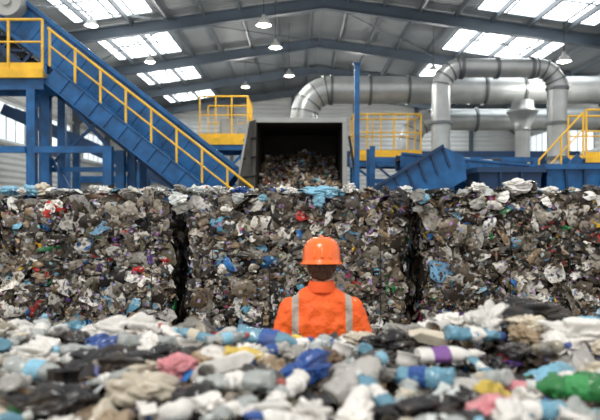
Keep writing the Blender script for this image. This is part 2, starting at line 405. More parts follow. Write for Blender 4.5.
# ------------------------------------------------------------ scraps generator
rng=np.random.default_rng(11)
PAL=[((54,44,35),.20),((100,87,71),.19),((88,84,64),.06),((160,153,140),.15),((222,218,208),.11),((26,25,26),.10),((142,120,93),.085),((116,108,97),.07),
     ((38,104,168),.02),((100,165,195),.018),((176,48,44),.012),((220,174,50),.01),((40,128,72),.009),((200,90,136),.007),((94,60,144),.008)]
PC=np.array([lin(p[0]) for p in PAL]); PW=np.array([p[1] for p in PAL]); PW/=PW.sum()
GN=5
def frag_arrays(pos,nr,size,cols,tilt=.35,bulge=.3,layer=0,flat=1.0):
    n=len(pos)
    nr=nr+rng.normal(0,tilt,(n,3)); nr/=np.linalg.norm(nr,axis=1)[:,None]
    t=rng.normal(0,1,(n,3))
    if layer:
        k=rng.random(n)<layer
        t[k]=np.array([1,0,0])+rng.normal(0,.25,(k.sum(),3))
    t-=nr*(t*nr).sum(1)[:,None]; t/=np.linalg.norm(t,axis=1)[:,None]
    b=np.cross(nr,t)
    g=np.linspace(-.5,.5,GN); U,V=np.meshgrid(g,g,indexing='ij'); U=U.ravel();V=V.ravel(); m=GN*GN
    rr=1-.28*(np.abs(U)*2*np.abs(V)*2)**2
    U=U*rr;V=V*rr
    asp=rng.uniform(.25,1.0,n)
    ph=rng.uniform(0,6.28,(n,4)); 
    u0=U[None]+.1*np.sin(6*V[None]+ph[:,:1])+rng.normal(0,.03,(n,m))
    v0=V[None]+.1*np.sin(6*U[None]+ph[:,1:2])+rng.normal(0,.03,(n,m))
    u=u0*size[:,None]; v=v0*size[:,None]*asp[:,None]
    th=rng.uniform(0,3.14,(n,2)); fr=np.column_stack([rng.uniform(4,8,n),rng.uniform(8,12,n)])
    h=.13*np.sin(fr[:,:1]*(U[None]*np.cos(th[:,:1])+V[None]*np.sin(th[:,:1]))+ph[:,2:3])+.05*np.sin(fr[:,1:]*(U[None]*np.cos(th[:,1:])+V[None]*np.sin(th[:,1:]))+ph[:,3:])
    isb=rng.random(n)<bulge
    h=np.where(isb[:,None],np.sqrt(np.maximum(0,.3-V[None]**2))*.9*asp[:,None]-.2+h*.25,h)
    h=h*size[:,None]*flat
    P=pos[:,None,:]+t[:,None,:]*u[...,None]+b[:,None,:]*v[...,None]+nr[:,None,:]*h[...,None]
    q=[]
    for i in range(GN-1):
        for j in range(GN-1): q.append((i*GN+j,(i+1)*GN+j,(i+1)*GN+j+1,i*GN+j+1))
    F=(np.array(q)[None]+(np.arange(n)*m)[:,None,None]).reshape(-1,4)
    return P.reshape(-1,3),F,np.repeat(cols,m,axis=0),np.ones(len(F),bool)
def ico(sub):
    bm=bmesh.new(); bmesh.ops.create_icosphere(bm,subdivisions=sub,radius=1)
    v=np.array([x.co[:] for x in bm.verts]); f=np.array([[q.index for q in p.verts] for p in bm.faces]); bm.free(); return v,f
def crump(v,seed,amp=.45,fr=1.5,aniso=(.6,1.5,1.2)):
    out=[]
    for p in v:
        P=Vector((p[0]*aniso[0],p[1]*aniso[1],p[2]*aniso[2]))*fr+Vector((seed*7.3,seed*3.1,seed*1.7))
        P=P+Vector((noise.noise(P*1.1),noise.noise(P*1.1+Vector((4,4,4))),noise.noise(P*1.1+Vector((8,8,8)))))*.6
        a=min(.5,abs(noise.noise(P))); b=min(.5,abs(noise.noise(P*2.1+Vector((5,5,5))))); c=min(.5,abs(noise.noise(P*4.3)))
        out.append(.85+amp*(a*1.2+b*.42+c*.16)-amp*.25+.35*noise.noise(Vector(p)*.9+Vector((seed,2,3))))
    return v*np.array(out)[:,None]
iv2,if2=ico(3); iv2v=[crump(iv2,s,.7,1.4) for s in range(8)]
def lump_arrays(pos,nr,size,cols):
    Vs=[];Fs=[];Cs=[];o=0
    for i in range(len(pos)):
        v=iv2v[i%8]*np.array([1,rng.uniform(.4,1),rng.uniform(.25,.4)])*size[i]
        n=Vector(nr[i])+Vector(rng.normal(0,.15,3)); R=np.array(n.to_track_quat('Z','Y').to_matrix()@Matrix.Rotation(rng.uniform(0,6.3),3,'Z'))
        v=v@R.T+pos[i]; Vs.append(v); Fs.append(if2+o); o+=len(v); Cs.append(np.repeat(cols[i][None],len(v),0))
    return np.vstack(Vs),np.vstack(Fs),np.vstack(Cs)
def bottle_arrays(pos,nr,size,cols):
    prof=[(.0,-1),(.3,-1),(.34,-.85),(.34,-.4),(.3,-.3),(.34,-.2),(.34,.3),(.26,.6),(.12,.85),(.12,1.05),(0,1.06)]
    seg=12; base=[];
    for r,z in prof:
        for k in range(seg):
            a=2*math.pi*k/seg; base.append((z,r*math.cos(a),r*math.sin(a)*.6))
    base=np.array(base); f=[]
    for i in range(len(prof)-1):
        for k in range(seg): f.append((i*seg+k,i*seg+(k+1)%seg,(i+1)*seg+(k+1)%seg,(i+1)*seg+k))
    f=np.array(f); Vs=[];Fs=[];Cs=[];o=0
    for i in range(len(pos)):
        v=base+np.column_stack([np.zeros(len(base)),.09*np.sin(base[:,0]*5+i),.09*np.cos(base[:,0]*4+i*2)])
        v=v*size[i]
        n=Vector(nr[i])+Vector(rng.normal(0,.2,3)); R=np.array(n.to_track_quat('Z','Y').to_matrix()@Matrix.Rotation(rng.uniform(0,6.3),3,'Z'))
        v=v@R.T+pos[i]; Vs.append(v); Fs.append(f+o); o+=len(v); Cs.append(np.repeat(cols[i][None],len(v),0))
    return np.vstack(Vs),np.vstack(Fs),np.vstack(Cs)
def scrap_mesh(name,blocks,off):
    V=[];F=[];Cc=[];S=[];o=0
    for b in blocks:
        v,f,c=b[:3]; s=b[3] if len(b)>3 else np.ones(len(f),bool)
        V.append(v-np.array(off)); F+= (f+o).tolist(); Cc.append(c); S+=s.tolist(); o+=len(v)
    V=np.vstack(V);Cc=np.vstack(Cc)
    me=bpy.data.meshes.new(name); me.from_pydata(V.tolist(),[],F)
    me.polygons.foreach_set('use_smooth',S)
    at=me.color_attributes.new('Col','FLOAT_COLOR','POINT')
    at.data.foreach_set('color',np.hstack([Cc,np.ones((len(Cc),1))]).ravel())
    me.materials.append(SCRAP); me.update(); return me
def pick(n,bright=1.0):
    c=PC[rng.choice(len(PC),n,p=PW)]*rng.uniform(.7,1.25,(n,1))*bright
    return np.clip(c,0,.95)

# ------------------------------------------------------------ bales
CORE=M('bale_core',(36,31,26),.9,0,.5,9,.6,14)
def bale(x0,x1,y0,y1,z1,label,nf=4800,nl=150,zl=0.0):
    cx,cy,cz=(x0+x1)/2,(y0+y1)/2,(zl+z1)/2
    H=np.array([(x1-x0)/2,(y1-y0)/2,(z1-zl)/2]); ctr=np.array([cx,cy,cz]); K=9
    e=thing('waste_bale',label,'waste bale',(cx,cy,0),'wall of compressed waste bales')
    def warp(p):
        d=(np.abs(p)**K).sum(1)**(1/K); q=p/d[:,None]
        w=q*H
        lump=np.array([noise.noise(Vector((a*1.5+cx*3,b*1.7,c*1.6)))+.5*noise.noise(Vector((a*4+cx,b*4,c*4))) for a,b,c in w])*.06
        pinch=-.03*np.exp(-((np.abs(p[:,0])-.25)/.05)**2)-.03*np.exp(-((np.abs(p[:,0])-.75)/.05)**2)
        return ctr+w*(1+(lump+pinch)[:,None]/ H.mean())
    def sample(n,wts=(.68,.16,.08,.08)):
        p=rng.uniform(-1,1,(n,3)); nr=np.zeros((n,3))
        k=rng.choice(4,n,p=wts)
        p[k==0,1]=-1;nr[k==0,1]=-1
        p[k==1,2]=1;nr[k==1,2]=1
        p[k==2,0]=-1;nr[k==2,0]=-1
        p[k==3,0]=1;nr[k==3,0]=1
        return warp(p),nr
    def mottle(pos,c):  # broad colour mottling of the scraps, from smooth noise over position
        f=np.array([noise.noise(Vector((a*1.6,b*1.6+cx,q*3.2))) for a,b,q in pos])
        return np.clip(c*(1+.8*f)[:,None],0,.95)
    g=18; vs=[];fs=[]
    lins=np.linspace(-1,1,g)
    for ax in range(3):
        for s in(-1,1):
            o=len(vs)
            for i in range(g):
                for j in range(g):
                    q=[0,0,0]; q[ax]=s; q[(ax+1)%3]=lins[i]; q[(ax+2)%3]=lins[j]; vs.append(q)
            for i in range(g-1):
                for j in range(g-1):
                    a=o+i*g+j; qd=(a,a+g,a+g+1,a+1); fs.append(qd if s>0 else qd[::-1])
    W=warp(np.array(vs,float)); W=ctr+(W-ctr)*(1-.07/H)
    mb=MB(); mb.add(W.tolist(),fs,True)
    part(e,'bale_core',mb,CORE)
    p,nr=sample(nf); size=np.clip(rng.lognormal(math.log(.092),.52,nf),.03,.32)
    cb=mottle(p,pick(nf)); p=p+nr*rng.uniform(-.06,.015,(nf,1))
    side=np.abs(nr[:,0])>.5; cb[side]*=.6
    nb=int(nf*.02); pb,nb_=sample(nb); sb=rng.uniform(.16,.34,nb)
    pbp=np.array([lin(c) for c in((228,226,220),(190,188,182),(140,130,116),(40,38,38),(86,75,62),(110,160,196))])
    cbb=pbp[rng.choice(6,nb,p=[.34,.2,.16,.14,.1,.06])]*rng.uniform(.75,1.05,(nb,1))
    p2,n2=sample(nl); s2=np.clip(rng.lognormal(math.log(.055),.35,nl),.03,.11)
    nbt=int(nl*.9); p3,n3=sample(nbt); s3=rng.uniform(.04,.08,nbt)
    me=scrap_mesh('compressed_scraps',[frag_arrays(p,nr,size,cb,.26,.25,.5,.8),frag_arrays(pb+nb_*.005,nb_,sb,cbb,.12,0,.4,.45),lump_arrays(p2-n2*.02,n2,s2,mottle(p2,pick(nl,1.1))),
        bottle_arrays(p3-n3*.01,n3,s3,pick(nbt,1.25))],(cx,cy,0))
    o=bpy.data.objects.new('compressed_scraps',me); o.parent=e; o['kind']='stuff'; C.objects.link(o)
    o['label']='densely packed film, cartons, bottles and rags'
    for k in range(4):
        u=-.75+.5*k
        pts=np.array([[u,.98,-1],[u,.98,.9],[u,.9,1],[u,0,1],[u,-.9,1],[u,-1,.9],[u,-1,.5],[u,-1,0],[u,-1,-.5],[u,-1,-1]],float)
        w=warp(pts); w=ctr+(w-ctr)*(1+.03/H)
        w[:,2]=np.maximum(w[:,2],.01)
        part(e,'baling_wire',MB().tube(w.tolist(),.005,5),WIRE)
    return e
YB=7.5
bale(-3.8,-1.57,YB,YB+1.4,2.17,'tall bale of compressed mixed plastic and paper waste',4000,120)
bale(-1.46,1.40,YB+.03,YB+1.4,2.15,'wide bale of compressed waste with blue scraps')
bale(1.50,4.5,YB,YB+1.4,2.17,'wide bale of compressed waste with pale paper scraps')
bale(-6.4,-3.95,YB+.1,YB+1.5,2.14,'bale of compressed mixed waste ending the row',1500,50)

# ------------------------------------------------------------ bunker with open front
e=thing('waste_bunker','large steel bunker with open dark mouth','waste bunker',(-.2,17.5,0))
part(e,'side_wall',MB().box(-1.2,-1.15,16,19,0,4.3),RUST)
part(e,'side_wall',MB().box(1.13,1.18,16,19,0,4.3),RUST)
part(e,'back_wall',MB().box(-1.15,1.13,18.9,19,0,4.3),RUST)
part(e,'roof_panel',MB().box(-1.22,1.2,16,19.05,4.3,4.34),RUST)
part(e,'lintel',MB().box(-1.22,1.24,15.92,16.0,4.27,4.4),GREY,.01)
part(e,'front_panel',MB().box(-1.2,1.2,15.94,15.99,0,2.3),FRAMEG)
part(e,'front_post',MB().box(1.13,1.25,15.92,16.0,0,4.27),GREY,.01,label='pale grey post')
mb=MB()
mb.add([(-1.16,15.96,4.36),(-1.2,15.96,2.0),(-1.7,15.3,1.9),(-1.3,15.3,4.2),(-1.2,16.0,4.36),(-1.24,16.0,2.0),(-1.74,15.35,1.9),(-1.34,15.35,4.2)],[(0,1,2,3),(7,6,5,4),(0,4,5,1),(1,5,6,2),(2,6,7,3),(3,7,4,0)])
part(e,'flared_door',mb,WEATH,label='weathered grey flared side plate')
part(e,'door_edge',MB().beam((-1.71,15.28,1.9),(-1.31,15.28,4.22),.05,.07),GREY,label='pale grey edge strip')
mb=MB()
for k in range(4):
    t=.15+.22*k
    mb.beam((-1.2+.04*t,15.93,2.0+2.3*t),(-1.68+.3*t,15.32,1.95+2.2*t),.03,.05)
part(e,'rib',mb,DARK)
part(e,'hydraulic_arm',MB().tube([(1.6,15.9,2.0),(1.3,15.85,3.9)],.035,10),DARK)
n=2400
def bz(x,y): return 2.48+.42*(y-16)+.08*math.sin(x*4+1)
xs=rng.uniform(-1.1,1.08,n); ys=rng.uniform(16.05,18.8,n)
p=np.column_stack([xs,ys,[bz(a,b) for a,b in zip(xs,ys)]]); p[:,2]+=rng.uniform(-.03,.06,n)
nr=np.tile(np.array([0,-.4,1.0]),(n,1)); s=np.clip(rng.lognormal(math.log(.12),.35,n),.06,.28)
gx,gy=np.meshgrid(np.linspace(-1.13,1.11,12),np.linspace(16,18.88,12),indexing='ij')
tv=np.array([(a,b,bz(a,b)-.04) for a,b in zip(gx.ravel(),gy.ravel())]); tf=np.array([(i*12+j,(i+1)*12+j,(i+1)*12+j+1,i*12+j+1) for i in range(11) for j in range(11)])
warm=pick(n,1.7)*np.array([1.06,.98,.9])
me=scrap_mesh('loose_waste',[frag_arrays(p,nr,s,warm,.5),(tv,tf,np.tile(np.array(lin((60,52,44))),(144,1)))],(0,17.5,0))
o=bpy.data.objects.new('loose_waste_heap',me); o.location=(0,17.5,0); C.objects.link(o)
o['label']='heap of shredded mixed waste inside the bunker'; o['category']='waste heap'; o['kind']='stuff'

single('steel_post',MB().box(1.4,1.53,15.4,15.53,0,5.7).box(1.3,1.63,15.3,15.63,0,.04).box(1.37,1.56,15.37,15.56,5.7,5.73),BLUE,'tall slim blue steel post beside the bunker','post',(1.47,15.46,0))

# ------------------------------------------------------------ ducts
def duct(pts,r,bend,label,base,ringstep=1.6):
    e=thing('air_duct',label,'duct',base)
    path=arcpath(pts,bend,8)
    part(e,'pipe',MB().tube(path,r,28),DUCT)
    for i in range(1,len(path)-1):
        a=(path[i]-path[i-1]).normalized(); b=(path[i+1]-path[i]).normalized()
        d=(a+b).normalized()
        if i%2==0: part(e,'seam_ring',MB().tube([path[i]-d*.02,path[i]+d*.02],r+.025,28),BAND)
    P=[Vector(p) for p in pts]
    for a,b in zip(P,P[1:]):
        d=(b-a); L=d.length; d.normalize()
        t=bend if a!=P[0] else .3
        end=L-(bend if b!=P[-1] else .3)
        while t<=end+.01:
            c=a+d*t
            part(e,'flange',MB().tube([c-d*.045,c+d*.045],r+.055,28),BAND)
            t+=ringstep
    return e
duct([(.15,22,0),(.15,22,6.35),(15.6,22,6.35)],.5,1.0,'thick silver air duct with an elbow crossing the hall',(.15,22,0),1.4)
duct([(4.46,19,0),(4.46,19,6.45),(8.14,19,6.45),(8.14,19,3.18)],.3,.66,'silver duct loop bent twice over the machinery',(4.46,19,0),1.1)
duct([(4.3,23.6,0),(4.3,23.6,5.5),(13,23.6,5.5)],.42,1.0,'silver air duct running low along the hall',(4.3,23.6,0),1.6)
e=thing('duct_funnel','silver extraction pipe widening in a cone under the duct','duct',(7.75,20.9,0))
T=Matrix.Translation((7.75,20.9,0))
part(e,'pipe',MB().lathe([(.25,0),(.25,4.7)],20,T),DUCT)
part(e,'cone',MB().lathe([(.25,4.7),(.28,4.72),(.28,4.78),(.25,4.8),(.5,5.32),(.53,5.34),(.53,5.42),(.4,5.43),(.36,5.75)],24,T),DUCT)
e=thing('filter_unit','grey filter housing with blue frame carrying the duct end','machine',(8.1,19,0))
part(e,'housing',MB().box(7.5,8.8,18.4,19.6,0,3.0),GREY,.03)
part(e,'collar',MB().lathe([(.42,3.0),(.42,3.08),(.33,3.15)],20,Matrix.Translation((8.14,19,0))),DUCT)
part(e,'frame',MB().box(7.42,8.88,18.3,18.38,2.8,3.0).box(7.42,7.55,18.3,18.38,0,2.8).box(8.75,8.88,18.3,18.38,0,2.8),BLUE)

platform(1.75,4.1,20,21.2,3.8,'blue platform with yellow railing beneath the silver ducts',BLUE,.2)
railing([(1.8,20.05,3.8),(4.05,20.05,3.8)],1.35,'yellow railing on the platform beneath the ducts',.45,.026)
railing([(1.8,20.1,3.8),(1.8,21.15,3.8),(4.05,21.15,3.8),(4.05,20.1,3.8)],1.35,'yellow railing on the platform beneath the ducts',.9,.024)
platform(7.75,10.8,16.3,17.5,3.38,'blue platform with yellow railing next to the filter housing')
railing([(7.8,16.35,3.38),(10.7,16.35,3.38)],1.3,'yellow railing on the platform by the filter housing',.55,.026)
railing([(7.8,17.45,3.38),(10.7,17.45,3.38)],1.3,'yellow railing on the platform by the filter housing',1.0,.024)
e=thing('safety_railing','yellow stair handrail sloping up to the platform','railing',(7.2,16.32,2.6))
yy=16.32
part(e,'handrail',MB().tube([(6.5,yy,3.3),(7.7,yy,4.6)],.026,8),YEL)
part(e,'middle_rail',MB().tube([(6.5,yy,2.85),(7.7,yy,4.15)],.019,8),YEL)
for t in(0,.5,1):
    x=6.5+1.2*t; part(e,'post',MB().beam((x,yy,2.1+1.28*t),(x,yy,3.3+1.3*t),.04,.04),YEL)
e=thing('stair','blue steel stair leading up to the platform','stair',(6,16.7,0))
part(e,'stringer',MB().beam((4.4,16.4,0),(7.65,16.4,3.4),.05,.25).beam((4.4,17.05,0),(7.65,17.05,3.4),.05,.25),BLUE)
for k in range(14):
    x=4.55+2.95*k/14; part(e,'tread',MB().box(x,x+.2,16.44,17.0,.18+3.05*k/14,.21+3.05*k/14),GREY)

# ------------------------------------------------------------ blue machines right of centre
def hopper(x0,x1,y0,y1,zb,zt,inset,label,mat=BLUE):
    e=thing('feed_hopper',label,'hopper',((x0+x1)/2,(y0+y1)/2,0))
    t=.04
    v=[(x0,y0,zt),(x1,y0,zt),(x1,y1,zt),(x0,y1,zt),(x0+inset,y0+inset*.6,zb),(x1-inset,y0+inset*.6,zb),(x1-inset,y1-inset*.6,zb),(x0+inset,y1-inset*.6,zb)]
    w=[(x0+t,y0+t,zt),(x1-t,y0+t,zt),(x1-t,y1-t,zt),(x0+t,y1-t,zt),(x0+inset+t,y0+inset*.6+t,zb+t),(x1-inset-t,y0+inset*.6+t,zb+t),(x1-inset-t,y1-inset*.6-t,zb+t),(x0+inset+t,y1-inset*.6-t,zb+t)]
    mb=MB().add(v+w,[(0,4,5,1),(1,5,6,2),(2,6,7,3),(3,7,4,0),(4,7,6,5),(8,9,13,12),(9,10,14,13),(10,11,15,14),(11,8,12,15),(12,13,14,15),(0,1,9,8),(1,2,10,9),(2,3,11,10),(3,0,8,11)])
    part(e,'bin',mb,mat)
    part(e,'rim',MB().box(x0-.05,x1+.05,y0-.06,y0,zt-.08,zt+.03).box(x0-.05,x1+.05,y1,y1+.06,zt-.08,zt+.03).box(x0-.06,x0,y0,y1,zt-.08,zt+.03).box(x1,x1+.06,y0,y1,zt-.08,zt+.03),mat)
    n=max(2,int((x1-x0)/.35))
    mb=MB()
    for k in range(1,n):
        xa=x0+(x1-x0)*k/n; xb=x0+inset+(x1-x0-2*inset)*k/n
        mb.beam((xa,y0-.02,zt-.08),(xb,y0+inset*.6-.02,zb),.05,.05)
    part(e,'rib',mb,DBLUE)
    for x in(x0+.08,x1-.08):
        for y in(y0+.08,y1-.08): part(e,'leg',MB().box(x-.05,x+.05,y-.05,y+.05,0,zt-.08),mat)
    return e
e=thing('trough_conveyor','short blue inclined trough conveyor rising beside the bunker','conveyor',(2.4,13,0))
sl=[(1.15,2.15),(3.0,3.28),(3.45,3.08),(3.5,2.6),(1.85,1.65)]
for y in(12.6,13.5): part(e,'side_plate',MB().prism_xz(sl,y,y+.05),BLUE)
part(e,'belt',MB().beam((1.35,13.08,2.0),(3.2,13.08,2.96),.84,.06),DARK)
mb=MB().beam((1.15,12.56,2.17),(3.0,12.56,3.3),.09,.06)
for k in range(7):
    x=1.5+.25*k; z=2.34+.153*k; mb.beam((x,12.57,z),(x+.14,12.57,z-.4),.04,.05)
part(e,'flange',mb,DBLUE)
for x,z in((1.95,1.75),(3.2,2.5)):
    for y in(12.66,13.44): part(e,'leg',MB().box(x-.06,x+.06,y,y+.05,0,z),BLUE)
e=thing('trough_conveyor','low blue conveyor with ribbed side running behind the bales','conveyor',(3.9,14.6,0))
for y in(14.2,15.0):
    mb=MB().beam((2.4,y,3.1),(7.2,y,2.65),.05,.36).beam((2.4,y,3.29),(7.2,y,2.84),.12,.05)
    for k in range(13):
        t=k/12; mb.beam((2.4+4.8*t,y-.02,3.25-.45*t),(2.4+4.8*t,y-.02,2.96-.45*t),.06,.05)
    part(e,'side_plate',mb,DBLUE if y>14.5 else BLUE)
part(e,'belt',MB().beam((2.4,14.6,3.18),(7.2,14.6,2.73),.74,.05),DARK)
for x,z in((2.8,2.85),(6.8,2.5)):
    part(e,'leg',MB().box(x-.06,x+.06,14.17,14.23,0,z).box(x-.06,x+.06,14.97,15.03,0,z),BLUE)
hopper(3.75,5.1,12.6,13.7,1.5,2.82,.2,'low blue steel hopper beside grey machinery',DBLUE)
hopper(5.25,6.9,12.8,14.0,1.5,2.9,.3,'wide blue steel hopper with ribbed sides',BLUE)
e=thing('drive_unit','grey gearbox and motor mounted on blue base','machine',(4.1,15.5,0))
part(e,'base',MB().box(3.5,6.4,15.3,16.1,0,2.7),BLUE,.02)
part(e,'gearbox',MB().box(3.9,4.4,15.4,15.9,2.7,3.3),GREY,.04)
part(e,'motor',MB().tube([(4.4,15.65,3.05),(5.0,15.65,3.05)],.22,16),DUCT)
part(e,'cowl',MB().tube([(5.0,15.65,3.05),(5.2,15.65,3.05)],.25,16),DARK)
e=thing('machine_frame','open blue steel frame with braces between the machines','frame',(3.8,17.6,0))
for x in(2.1,3.7,5.3,6.8):
    for y in(17.4,18.3): part(e,'post',MB().box(x-.07,x+.07,y-.07,y+.07,0,3.8 if x<3 else 3.35),BLUE)
part(e,'beam',MB().box(2.17,6.9,17.33,17.47,3.35,3.48).box(2.17,6.9,18.23,18.37,3.35,3.48).box(2.18,6.72,17.35,17.45,2.75,2.85),BLUE)
part(e,'brace',MB().beam((2.15,17.4,3.3),(3.65,17.4,2.0),.06,.06).beam((3.75,17.4,2.0),(5.25,17.4,3.3),.06,.06).beam((5.35,17.4,3.3),(6.75,17.4,2.0),.06,.06),DBLUE)
e=thing('baling_press','long blue baling press housing with raised covers','machine',(10.5,15.5,0))
part(e,'housing',MB().box(7.35,12,14.6,16,0,2.75),DBLUE,.03)
part(e,'cover',MB().box(7.35,8.6,14.5,14.6,2.2,2.7).box(8.8,10.2,14.5,14.6,2.2,2.7),BLUE,.02)
part(e,'top_rail',MB().box(7.35,12,14.55,14.65,2.78,2.9),GREY)
e=thing('conveyor_bridge','high blue conveyor bridge in front of the far wall','conveyor',(6,30,0))
part(e,'side_frame',MB().box(1,14,30,30.1,4.2,4.9).box(1,14,31.2,31.3,4.2,4.9),DBLUE)
part(e,'belt',MB().box(1,14,30.1,31.2,4.75,4.8),DARK)
for x in(2,5.5,9,12.5): part(e,'support_leg',MB().box(x-.12,x+.12,30,30.15,0,4.2).box(x-.12,x+.12,31.15,31.3,0,4.2),BLUE)

# ------------------------------------------------------------ litter prototypes
def lathe_noise(mb,amp,sc,squash=1):
    def f(x,y,z):
        y*=squash
        d=Vector((noise.noise(Vector((x,y,z))*sc),noise.noise(Vector((y+9,z,x))*sc)*squash,0))*amp
        q=Vector((x,y,z))*sc*2.2
        k=abs(noise.noise(q+Vector((3,3,3))))
        d-=Vector((x,y,0))*k*min(.8,amp*28)
        return tuple(Vector((x,y,z))+d)
    mb.v=[f(*v) for v in mb.v]
    return mb
def rotX(mb):
    mb.v=[(z,x,y) for x,y,z in mb.v]; return mb
def dense(prof,step=.006):
    out=[prof[0]]
    for a,b in zip(prof,prof[1:]):
        n=max(1,int(abs(b[1]-a[1])/step))
        for k in range(1,n+1): out.append((a[0]+(b[0]-a[0])*k/n,a[1]+(b[1]-a[1])*k/n))
    return out
PR={}
def add_proto(kind,parts): PR.setdefault(kind,[]).append([(n,mesh_of(m,n,mt),lab) for n,m,mt,lab in parts])
for sd,(am,sq) in enumerate(((.006,.9),(.02,.62),(.014,.75),(.024,.6),(.01,.85))):
    body=dense([(.012,-.10),(.03,-.105),(.034,-.095),(.034,-.07),(.031,-.065),(.034,-.06),(.034,-.035),(.031,-.03),(.034,-.025),(.034,.03),(.031,.035),(.034,.04),(.032,.06),(.02,.085),(.0125,.095),(.0125,.105)])
    b=lathe_noise(MB().lathe(body,32),am,26+sd,sq); l=lathe_noise(MB().lathe(dense([(.0352,-.024),(.0352,.03)]),32,None,False),am,26+sd,sq)
    c=lathe_noise(MB().lathe([(.0155,.1),(.0155,.12),(.013,.122)],16),am*.4,26+sd,.9)
    add_proto('plastic_bottle',[('bottle_body',rotX(b),CLEAR,None),('bottle_label',rotX(l),PAPERM,None),('bottle_cap',rotX(c),HARD,None)])
for am in (.006,.014,.018):
    b=lathe_noise(MB().lathe(dense([(.02,-.09),(.036,-.093),(.04,-.085),(.041,.02),(.038,.045),(.024,.065),(.016,.072),(.016,.08)]),28),am,22,.62)
    l=lathe_noise(MB().lathe(dense([(.0418,-.05),(.0418,.005)]),28,None,False),am,22,.62)
    c=lathe_noise(MB().lathe([(.02,.076),(.02,.1),(.01,.115),(.006,.125)],16),am*.4,22,.75)
    add_proto('shampoo_bottle',[('bottle_body',rotX(b),HARD,None),('bottle_label',rotX(l),PAPERM,None),('bottle_cap',rotX(c),HARD,None)])
b=MB().lathe(dense([(.03,-.12),(.06,-.125),(.065,-.11),(.066,.03),(.062,.06),(.045,.09),(.024,.105),(.02,.12)],.01),32); lathe_noise(b,.014,14,.7)
c=MB().lathe([(.026,.112),(.026,.14),(.022,.143)],18)
add_proto('plastic_jug',[('jug_body',rotX(b),CLEAR,None),('jug_cap',rotX(c),HARD,None)])
for sd,am in((0,.006),(3,.018)):
    b=lathe_noise(MB().lathe(dense([(.022,-.06),(.027,-.06),(.033,-.052),(.033,.048),(.027,.058)]),26),am,26+sd,.8)
    l=lathe_noise(MB().lathe([(.0275,.057),(.028,.062),(.025,.062),(.024,.058),(0,.058)],26,None,False),am,26+sd,.8)
    add_proto('drink_can',[('can_body',rotX(b),METALC,None),('can_lid',rotX(l),DUCT,None)])
for am,sq in((.01,.9),(.02,.6)):
    b=lathe_noise(MB().lathe([(0,-.055),(.027,-.055),(.031,-.03),(.034,0),(.037,.025),(.04,.05),(.0425,.052),(.0425,.056),(.038,.056),(.035,.025),(.032,0),(.0255,-.05),(0,-.05)],28,None,False),am,18,sq)
    add_proto('paper_cup',[('cup_body',rotX(b),PAPERM,None)])
mb=MB().box(-.035,.035,-.035,.035,-.09,.05)
mb.add([(-.035,-.035,.05),(.035,-.035,.05),(.035,.035,.05),(-.035,.035,.05),(-.035,0,.085),(.035,0,.085),(-.035,0,.105),(.035,0,.105)],[(0,1,5,4),(2,3,4,5),(0,4,3),(1,2,5),(4,5,7,6)])
lathe_noise(mb,.016,14,.75); cp=lathe_noise(MB().lathe([(.012,.055),(.012,.07)],12,Matrix.Translation((0,-.022,.008))),.016,14,.75)
add_proto('drink_carton',[('carton_body',rotX(mb),PAPERM,None),('carton_cap',rotX(cp),HARD,None)])
b=lathe_noise(MB().lathe([(0,-.03),(.045,-.03),(.05,0),(.055,.03),(.06,.032),(.06,.037),(.052,.036),(.046,0),(.042,-.026),(0,-.026)],30,None,False),.012,14)
add_proto('plastic_tub',[('tub_body',b,HARD,None)])
iv4,if4=ico(5)
for sd in range(8):
    v=crump(iv4,sd+20,.85,1.25,(.8,1.25,1.1)); v=v*np.array([1.15,.82,.52+.05*(sd%3)])*.1
    mb=MB().add(v.tolist(),if4.tolist(),True)
    add_proto('plastic_bag',[('bag_body',mb,FILM,None)])
iv3,if3=ico(4)
for sd in range(3):
    v=crump(iv3,sd+50,.8,1.5,(1,1,1)); v=v*np.array([1,.8,.6])*.06
    mb=MB().add(v.tolist(),if3.tolist(),False)
    add_proto('crumpled_paper',[('paper_body',mb,PAPERM,None)])
for sd in range(6):
    g=34; vs=[];fs=[]
    for i in range(g):
        for j in range(g):
            u=i/(g-1)-.5;w=j/(g-1)-.5
            k=1-.34*(abs(u)*2*abs(w)*2)**2; u*=k;w*=k
            P=Vector((u*1.8+sd*5,w*3.2,sd)); n1=noise.noise(P); z=.055*n1+.022*noise.noise(P*2.3)+.012*abs(noise.noise(P*4))-.22*(u*u+w*w)
            vs.append((u*.22+.03*noise.noise(P*1.3+Vector((3,3,3))),w*.16+.03*noise.noise(P*1.1),z+.01))
    for i in range(g-1):
        for j in range(g-1): fs.append((i*g+j,(i+1)*g+j,(i+1)*g+j+1,i*g+j+1))
    add_proto('film_sheet',[('film_body',MB().add(vs,fs,True),FILMT if sd%2 else FILM,None)])
mb=MB()
zz=[0,.012,0,.016,.002]
for k in range(4):
    x0,x1=-.08+.04*k,-.04+.04*k
    mb.add([(x0,-.055,zz[k]),(x1,-.06,zz[k+1]),(x1,.058,zz[k+1]+.004),(x0,.06,zz[k]),(x0,-.055,zz[k]+.004),(x1,-.06,zz[k+1]+.004),(x1,.058,zz[k+1]+.008),(x0,.06,zz[k]+.004)],[(0,3,2,1),(4,5,6,7),(0,1,5,4),(2,3,7,6),(1,2,6,5),(3,0,4,7)])
add_proto('cardboard_scrap',[('card_body',mb,PAPERM,None)])

